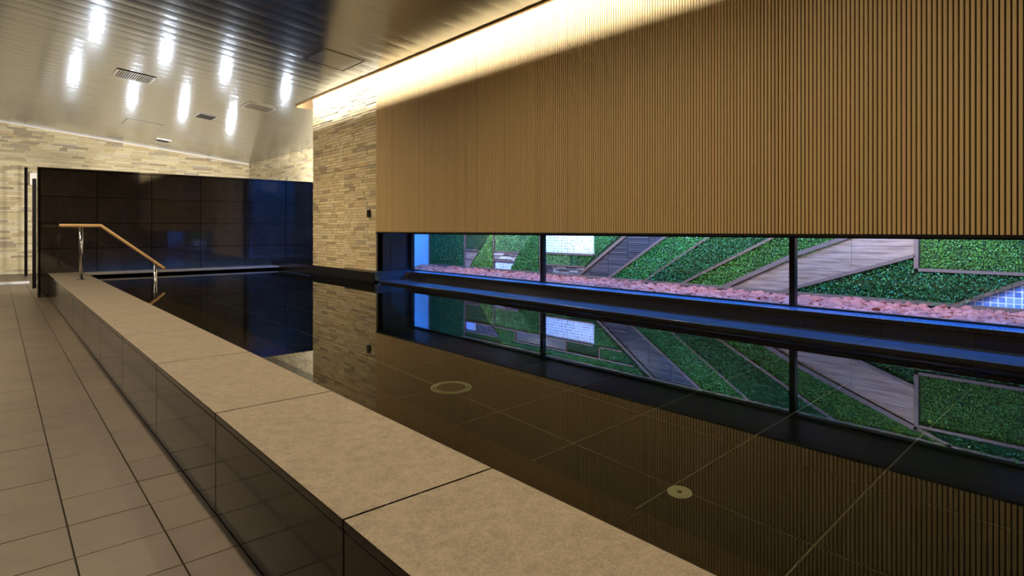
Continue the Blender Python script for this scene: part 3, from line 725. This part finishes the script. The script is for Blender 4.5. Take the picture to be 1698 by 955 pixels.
# planted wall patches; all polygons are (y, z) on the wall
def pip(px, pz, poly):
    inside = np.zeros(len(px), bool); n = len(poly)
    for i in range(n):
        (x1, y1), (x2, y2) = poly[i], poly[(i+1) % n]
        c = ((y1 > pz) != (y2 > pz)) & (px < (x2-x1)*(pz-y1)/((y2-y1) if y2 != y1 else 1e-9) + x1); inside ^= c
    return inside
def foliage(poly, mat, label, dens=5200, size=0.013, depth=0.045, seed=0, cat='plants', aspect=0.5, droop=0.0):
    r = np.random.RandomState(seed); P = np.array(poly); lo = P.min(0); hi = P.max(0)
    dens = dens*2.3 if dens > 4000 else dens; size = size*0.66 if dens > 4000 else size
    N = int(dens * (hi-lo)[0] * (hi-lo)[1]); px = r.uniform(lo[0], hi[0], N); pz = r.uniform(lo[1], hi[1], N)
    pass; k = pip(px, pz, poly); px = px[k]; pz = pz[k]; N = len(px)
    base = np.stack([XG - 0.010 - r.uniform(0.0, 1, N)**0.8*depth*0.7, px, pz], 1)
    d = r.normal(size=(N, 3)); d[:, 0] = -np.abs(d[:, 0])*0.7; d[:, 2] -= droop; d /= np.linalg.norm(d, axis=1)[:, None]
    u = np.cross(d, r.normal(size=(N, 3))); u /= np.linalg.norm(u, axis=1)[:, None]
    s = (size * r.uniform(0.6, 1.3, N))[:, None]
    a = base - u*s*aspect*0.15; b = base + d*s*0.6 + u*s*aspect; c2 = base + d*s*1.3; e = base + d*s*0.6 - u*s*aspect
    V = np.stack([base, b, c2, e], 1).reshape(-1, 3); V[:, 0] = np.clip(V[:, 0], XG - 0.12, XG - 0.004)
    nb = len(poly); me = bpy.data.meshes.new('plant_patch')
    bv = [(XG - 0.008, q[0], q[1]) for q in poly]
    allv = np.concatenate([V, np.array(bv)]); fs = [(4*i, 4*i+1, 4*i+2, 4*i+3) for i in range(N)] + [tuple(range(4*N, 4*N + nb))]
    me.from_pydata(allv.tolist(), [], fs); me.materials.append(mat); me.materials.append(M['soil'])
    mi = np.zeros(len(fs), dtype=np.int32); mi[-1] = 1; me.polygons.foreach_set('material_index', mi)
    o = bpy.data.objects.new('plant_patch', me); C.objects.link(o); tag(o, label, cat, kind='stuff'); return o

foliage([(10.1,-.70),(8.96,-.70),(8.96,.30),(10.1,.30)], M['leaf_dark'], 'dark blue-green grass patch at the far end of the planted wall', 6000, .018, .05, 1)
foliage([(8.89,-.36),(8.50,-.36),(8.17,-.055),(8.89,-.055)], M['leaf_turf'], 'very dark smooth turf panel above the small timber panel', 6000, .012, .02, 2)
foliage([(8.77,-.70),(8.075,-.70),(8.075,-.05),(8.12,-.05)], M['leaf_yellow'], 'yellow-green triangular patch with white specks left of the stone strips', 6500, .016, .05, 3)
foliage([(8.02,-.06),(7.06,-.06),(7.36,-.375),(8.02,-.375)], M['leaf_sedum'], 'pale grey-green sedum patch above the stacked stone strips', 8000, .013, .04, 4)
foliage([(7.63,-.70),(6.90,-.70),(6.90,-.06),(7.06,-.06),(7.36,-.375)], M['leaf_mid'], 'mid green grass patch sloping up to the left mullion', 6500, .018, .055, 5)
foliage([(5.72,-.055),(5.22,-.055),(5.66,-.36),(5.72,-.36)], M['leaf_flower'], 'small green flowering triangle between the pale tiles and the louvre strip', 6500, .016, .05, 6)
foliage([(6.83,-.385),(6.21,-.385),(6.21,-.545),(6.83,-.545)], M['leaf_sedum'], 'low sedum strip under the large pale tile panel', 8000, .013, .04, 7)
foliage([(6.20,-.385),(6.02,-.385),(6.02,-.545),(6.20,-.545)], M['leaf_round'], 'little square of dark round leaves under the pale tile panel', 8000, .015, .05, 8)
foliage([(6.01,-.385),(5.72,-.385),(5.92,-.545),(6.01,-.545)], M['leaf_mid'], 'small bright green wedge against the louvre strip', 7000, .014, .04, 9)
foliage([(5.41,-.70),(4.84,-.70),(3.34,.25),(3.93,.25)], M['leaf_flower'], 'green strip speckled with white flowers right of the louvre strip', 6500, .018, .06, 10)
foliage([(4.80,-.70),(4.27,-.70),(2.42,.25),(3.31,.25)], M['leaf_dark'], 'dark leafy diagonal strip in the middle of the planted wall', 6500, .021, .07, 11)
foliage([(4.24,-.70),(3.70,-.70),(1.62,.165),(1.40,.25),(2.38,.25)], M['leaf_bright'], 'bright yellow-green diagonal strip above the large timber panel', 7000, .018, .055, 12)
foliage([(2.93,-.70),(1.69,-.70),(1.69,-.27)], M['leaf_round'], 'triangle of dark glossy round leaves below the large timber panel', 6500, .019, .05, 13, aspect=0.75)
foliage([(1.62,-.365),(-1.6,-.365),(-1.6,.105),(1.62,.105)], M['leaf_bright'], 'broad bright green rectangle at the right of the planted wall', 7000, .017, .05, 14)
foliage([(1.68,-.70),(1.35,-.70),(.80,-.40),(1.62,-.40),(1.68,-.45)], M['leaf_dark'], 'dark ferny patch above the blue tile triangle', 6500, .026, .075, 15, aspect=0.3, droop=0.5)
foliage([(1.36,.25),(1.60,.145),(-1.6,.145),(-1.6,.25)], M['leaf_round'], 'upper strip of dark round leaves over the bright green rectangle', 6000, .019, .05, 16, aspect=0.75)
foliage([(8.03,-.03),(7.50,-.03),(7.50,.15),(7.92,.15)], M['leaf_mid'], 'bright green panel above the sedum patch', 6500, .015, .04, 17)
foliage([(8.90,.15),(7.98,.15),(7.88,.25),(8.90,.25)], M['leaf_turf'], 'dark green panel over the small blue tiles', 6000, .014, .03, 18)
foliage([(7.84,.17),(5.62,.155),(4.95,.155),(4.80,.25),(7.80,.25)], M['leaf_flower'], 'long green planting strip above the slate boxes', 6000, .017, .05, 19)
foliage([(6.28,-.03),(5.62,-.03),(5.62,.115),(6.28,.115)], M['leaf_turf'], 'smooth dark turf panel beside the slate box', 6000, .012, .02, 20)
foliage([(5.60,-.03),(5.20,-.03),(4.95,.125),(5.60,.125)], M['leaf_flower'], 'small green wedge above the louvre strip beside the turf panel', 6000, .015, .045, 21)
foliage([(10.1,.26),(3.0,.26),(3.0,.64),(10.1,.64)], M['leaf_mid'], 'tall upper planting of the far half of the planted wall', 1800, .03, .07, 22)
foliage([(3.0,.26),(-2.95,.26),(-2.95,.64),(3.0,.64)], M['leaf_bright'], 'tall upper planting of the near half of the planted wall', 1800, .03, .07, 23)
foliage([(-1.62,-.70),(-2.95,-.70),(-2.95,.24),(-1.62,.24)], M['leaf_mid'], 'green patch at the near end of the planted wall beyond the frame', 3000, .02, .05, 24)

# frame bars
fr = empty('planting_frame', (6.68, 4, -0.7)); tag(fr, 'brown bar frame dividing the planted wall into diagonal fields', 'frame')
def bar(p, q, w=0.022, x0=XG-0.044, x1=XG-0.002):
    a, b = Vector(p), Vector(q); d = (b-a).normalized(); nn = Vector((-d.y, d.x))*w/2
    mb = MB(); mb.prism_yz([tuple(a+nn), tuple(b+nn), tuple(b-nn), tuple(a-nn)], x0, x1); child(mb.build('frame_bar', M['frame_wood']), fr)
bar((10.12,-.700),(-2.95,-.700), .036, XG-0.06)
for p, q in [((10.12,-.7),(10.12,.25)), ((8.925,-.70),(8.925,.26)), ((8.05,-.70),(8.05,-.045)), ((8.90,-.372),(8.49,-.372)),
             ((6.865,-.70),(6.865,.0)), ((8.90,-.042),(8.12,-.042)), ((8.05,-.042),(5.735,-.042)), ((6.85,-.372),(5.735,-.372)), ((6.85,-.558),(5.90,-.558)), ((6.56,-.70),(6.56,-.57)),
             ((8.90,.137),(8.0,.137)), ((7.48,.135),(7.48,-.03)), ((7.48,.137),(5.0,.137)), ((6.29,-.03),(6.29,.125)), ((5.61,-.03),(5.61,.125)), ((8.04,-.38),(7.37,-.38)), ((8.04,-.54),(7.50,-.54)), ((5.60,-.037),(5.20,-.037))]: bar(p, q)
bar((6.03,-.70),(4.655,.25), .04, XG-0.055); bar((5.44,-.70),(3.95,.25), .034, XG-0.055)
bar((4.82,-.70),(3.325,.25), .026, XG-0.046); bar((4.25,-.70),(2.40,.25), .032, XG-0.052); bar((3.66,-.70),(2.80,-.275), .05, XG-0.055); bar((2.80,-.275),(1.655,.160), .045, XG-0.055)
bar((2.97,-.70),(1.67,-.245), .034, XG-0.055); bar((1.657,-.37),(1.657,.165), .038, XG-0.055); bar((1.64,-.382),(-1.6,-.382), .028, XG-0.055); bar((1.64,.124),(-1.6,.124), .028, XG-0.055)
bar((1.36,-.70),(.77,-.395), .034, XG-0.055); bar((1.64,.16),(1.38,.25), .034); bar((8.93,.25),(-1.6,.25), .02)

# timber, louvre, stone and tile panels, each piece its own part
def panel(name, label, cat, poly, pieces, piece_name, mat, x_out=0.05, back=None, joined=False, piece_depth=0.02):
    cy = sum(p[0] for p in poly)/len(poly); cz_ = min(p[1] for p in poly)
    t = empty(name, (XG - 0.03, cy, cz_)); tag(t, label, cat)
    mb = MB(); mb.prism_yz(poly, XG - 0.02, XG - 0.003); child(mb.build('backing', back or M['joint_dark']), t)
    J = MB()
    for rct in pieces:
        dx = rct[4] if len(rct) > 4 else 0
        P = clip_poly(poly, rct[:4])
        if not P: continue
        q = J if joined else MB(); q.prism_yz(P, XG - max(x_out*0.75, 0.0235) - dx*0.6, XG - 0.02)
        if not joined: child(q.build(piece_name, mat), t)
    if joined: o = J.build(piece_name, mat); child(o, t); o['kind'] = 'stuff'
    return t
def rows(y0, y1, z0, z1, h, gap, ysplits=()):
    out = []; z = z0; ys = [y0] + sorted(ysplits) + [y1]
    while z < z1:
        for a, b in zip(ys[:-1], ys[1:]): out.append((a + gap/2, b - gap/2, z + gap/2, min(z + h, z1) - gap/2))
        z += h
    return out
panel('timber_panel', 'large pale timber panel, a wedge pointing left, in the planted wall', 'timber panel', [(3.58,-.70),(3.0,-.70),(1.68,-.235),(1.68,.118),(2.80,-.305)], rows(1.6, 3.7, -.72, .15, .14, .003, (2.232,)), 'board', M['timber'], 0.045)
panel('timber_panel', 'small timber panel under the dark turf at the far end', 'timber panel', [(8.90,-.70),(8.79,-.70),(8.49,-.385),(8.90,-.385)], rows(8.3, 9.0, -.70, -.38, .145, .012), 'board', M['timber'], 0.04)
panel('louvre_panel', 'broad diagonal strip of slate-grey louvre slats', 'louvre', [(5.99,-.70),(5.47,-.70),(3.98,.25),(4.64,.25)], rows(3.9, 6.1, -.70, .25, .0245, .007, (4.4, 4.75, 5.1, 5.45, 5.8)), 'louvre_slat', M['louvre'], 0.05)
panel('louvre_panel', 'small louvre box at the foot of the planted wall beside the mullion', 'louvre', [(6.85,-.70),(6.575,-.70),(6.575,-.572),(6.85,-.572)], rows(6.5, 6.9, -.70, -.57, .0245, .007, (6.7,)), 'louvre_slat', M['louvre'], 0.05)
def strips(y0, y1, z0, z1, h, seed):
    r = random.Random(seed); out = []; z = z0
    while z < z1 - 0.004:
        y = y0
        while y < y1:
            L = r.uniform(0.06, 0.26); out.append((y, y + L - 0.003, z + 0.001, min(z + h, z1) - 0.001, r.uniform(-0.008, 0.018))); y += L
        z += h
    return out
panel('stone_strip_panel', 'stacked stone strips above the small blue tile square', 'stone panel', [(8.03,-.53),(7.51,-.53),(7.38,-.392),(8.03,-.392)], strips(7.3, 8.1, -.53, -.39, .023, 3), 'stone_strip', M['strip'], 0.045)
panel('stone_strip_panel', 'low stacked stone strips beside the louvre strip', 'stone panel', [(6.545,-.70),(6.05,-.70),(5.90,-.575),(6.545,-.575)], strips(5.8, 6.6, -.70, -.57, .025, 4), 'stone_strip', M['strip'], 0.045)
panel('stone_strip_panel', 'grey mosaic stone strips high in the far part, seen in the water', 'stone panel', [(8.58,-.03),(8.07,-.03),(7.98,.05),(7.92,.12),(8.58,.12)], strips(7.8, 8.7, -.03, .12, .022, 5), 'stone_strip', M['louvre'], 0.045)
panel('slate_box', 'shallow slate-grey box panel seen mirrored in the water', 'slate panel', [(7.46,-.03),(6.31,-.03),(6.31,.12),(7.46,.12)], rows(6.3, 7.47, -.03, .12, .05, .004, (6.6, 6.9, 7.2)), 'slate_strip', M['louvre'], 0.03)
def tiles(y0, y1, z0, z1, p, g):
    out = []; ny = int(round((y1-y0)/p)); nz = int(round((z1-z0)/p))
    for i in range(ny):
        for j in range(nz): out.append((y0+i*p+g/2, y0+(i+1)*p-g/2, z0+j*p+g/2, z0+(j+1)*p-g/2))
    return out
panel('tile_panel', 'large pale panel of tiny blue and white glass tiles right of the mullion', 'tile panel', [(6.845,-.355),(5.735,-.355),(5.735,-.056),(6.845,-.056)], tiles(5.735, 6.845, -.355, -.055, .0425, .019), 'glass_tiles', M['tile_pale'], 0.026, M['tile_grout'], True)
panel('tile_panel', 'small square of pale blue glass tiles at the foot of the far part', 'tile panel', [(8.025,-.70),(7.63,-.70),(7.505,-.552),(8.025,-.552)], tiles(7.49, 8.04, -.70, -.53, .036, .012), 'glass_tile', M['tile_pale'], 0.026, M['tile_grout'], True)
panel('tile_panel', 'small pale striped tile square seen only mirrored in the water', 'tile panel', [(8.89,-.03),(8.61,-.03),(8.61,.12),(8.89,.12)], [(8.61+i*.04+.008, 8.61+(i+1)*.04-.008, -.03, .12) for i in range(7)], 'glass_tile', M['tile_blue'], 0.026, M['tile_grout'])
panel('tile_panel', 'triangle of larger blue glass tiles at the right edge of the planted wall', 'tile panel', [(1.32,-.70),(-1.6,-.70),(-1.6,-.40),(.74,-.40)], tiles(-1.6, 1.4, -.70, -.39, .054, .011)[-190:], 'glass_tile', M['tile_blue'], 0.028, M['tile_grout'])
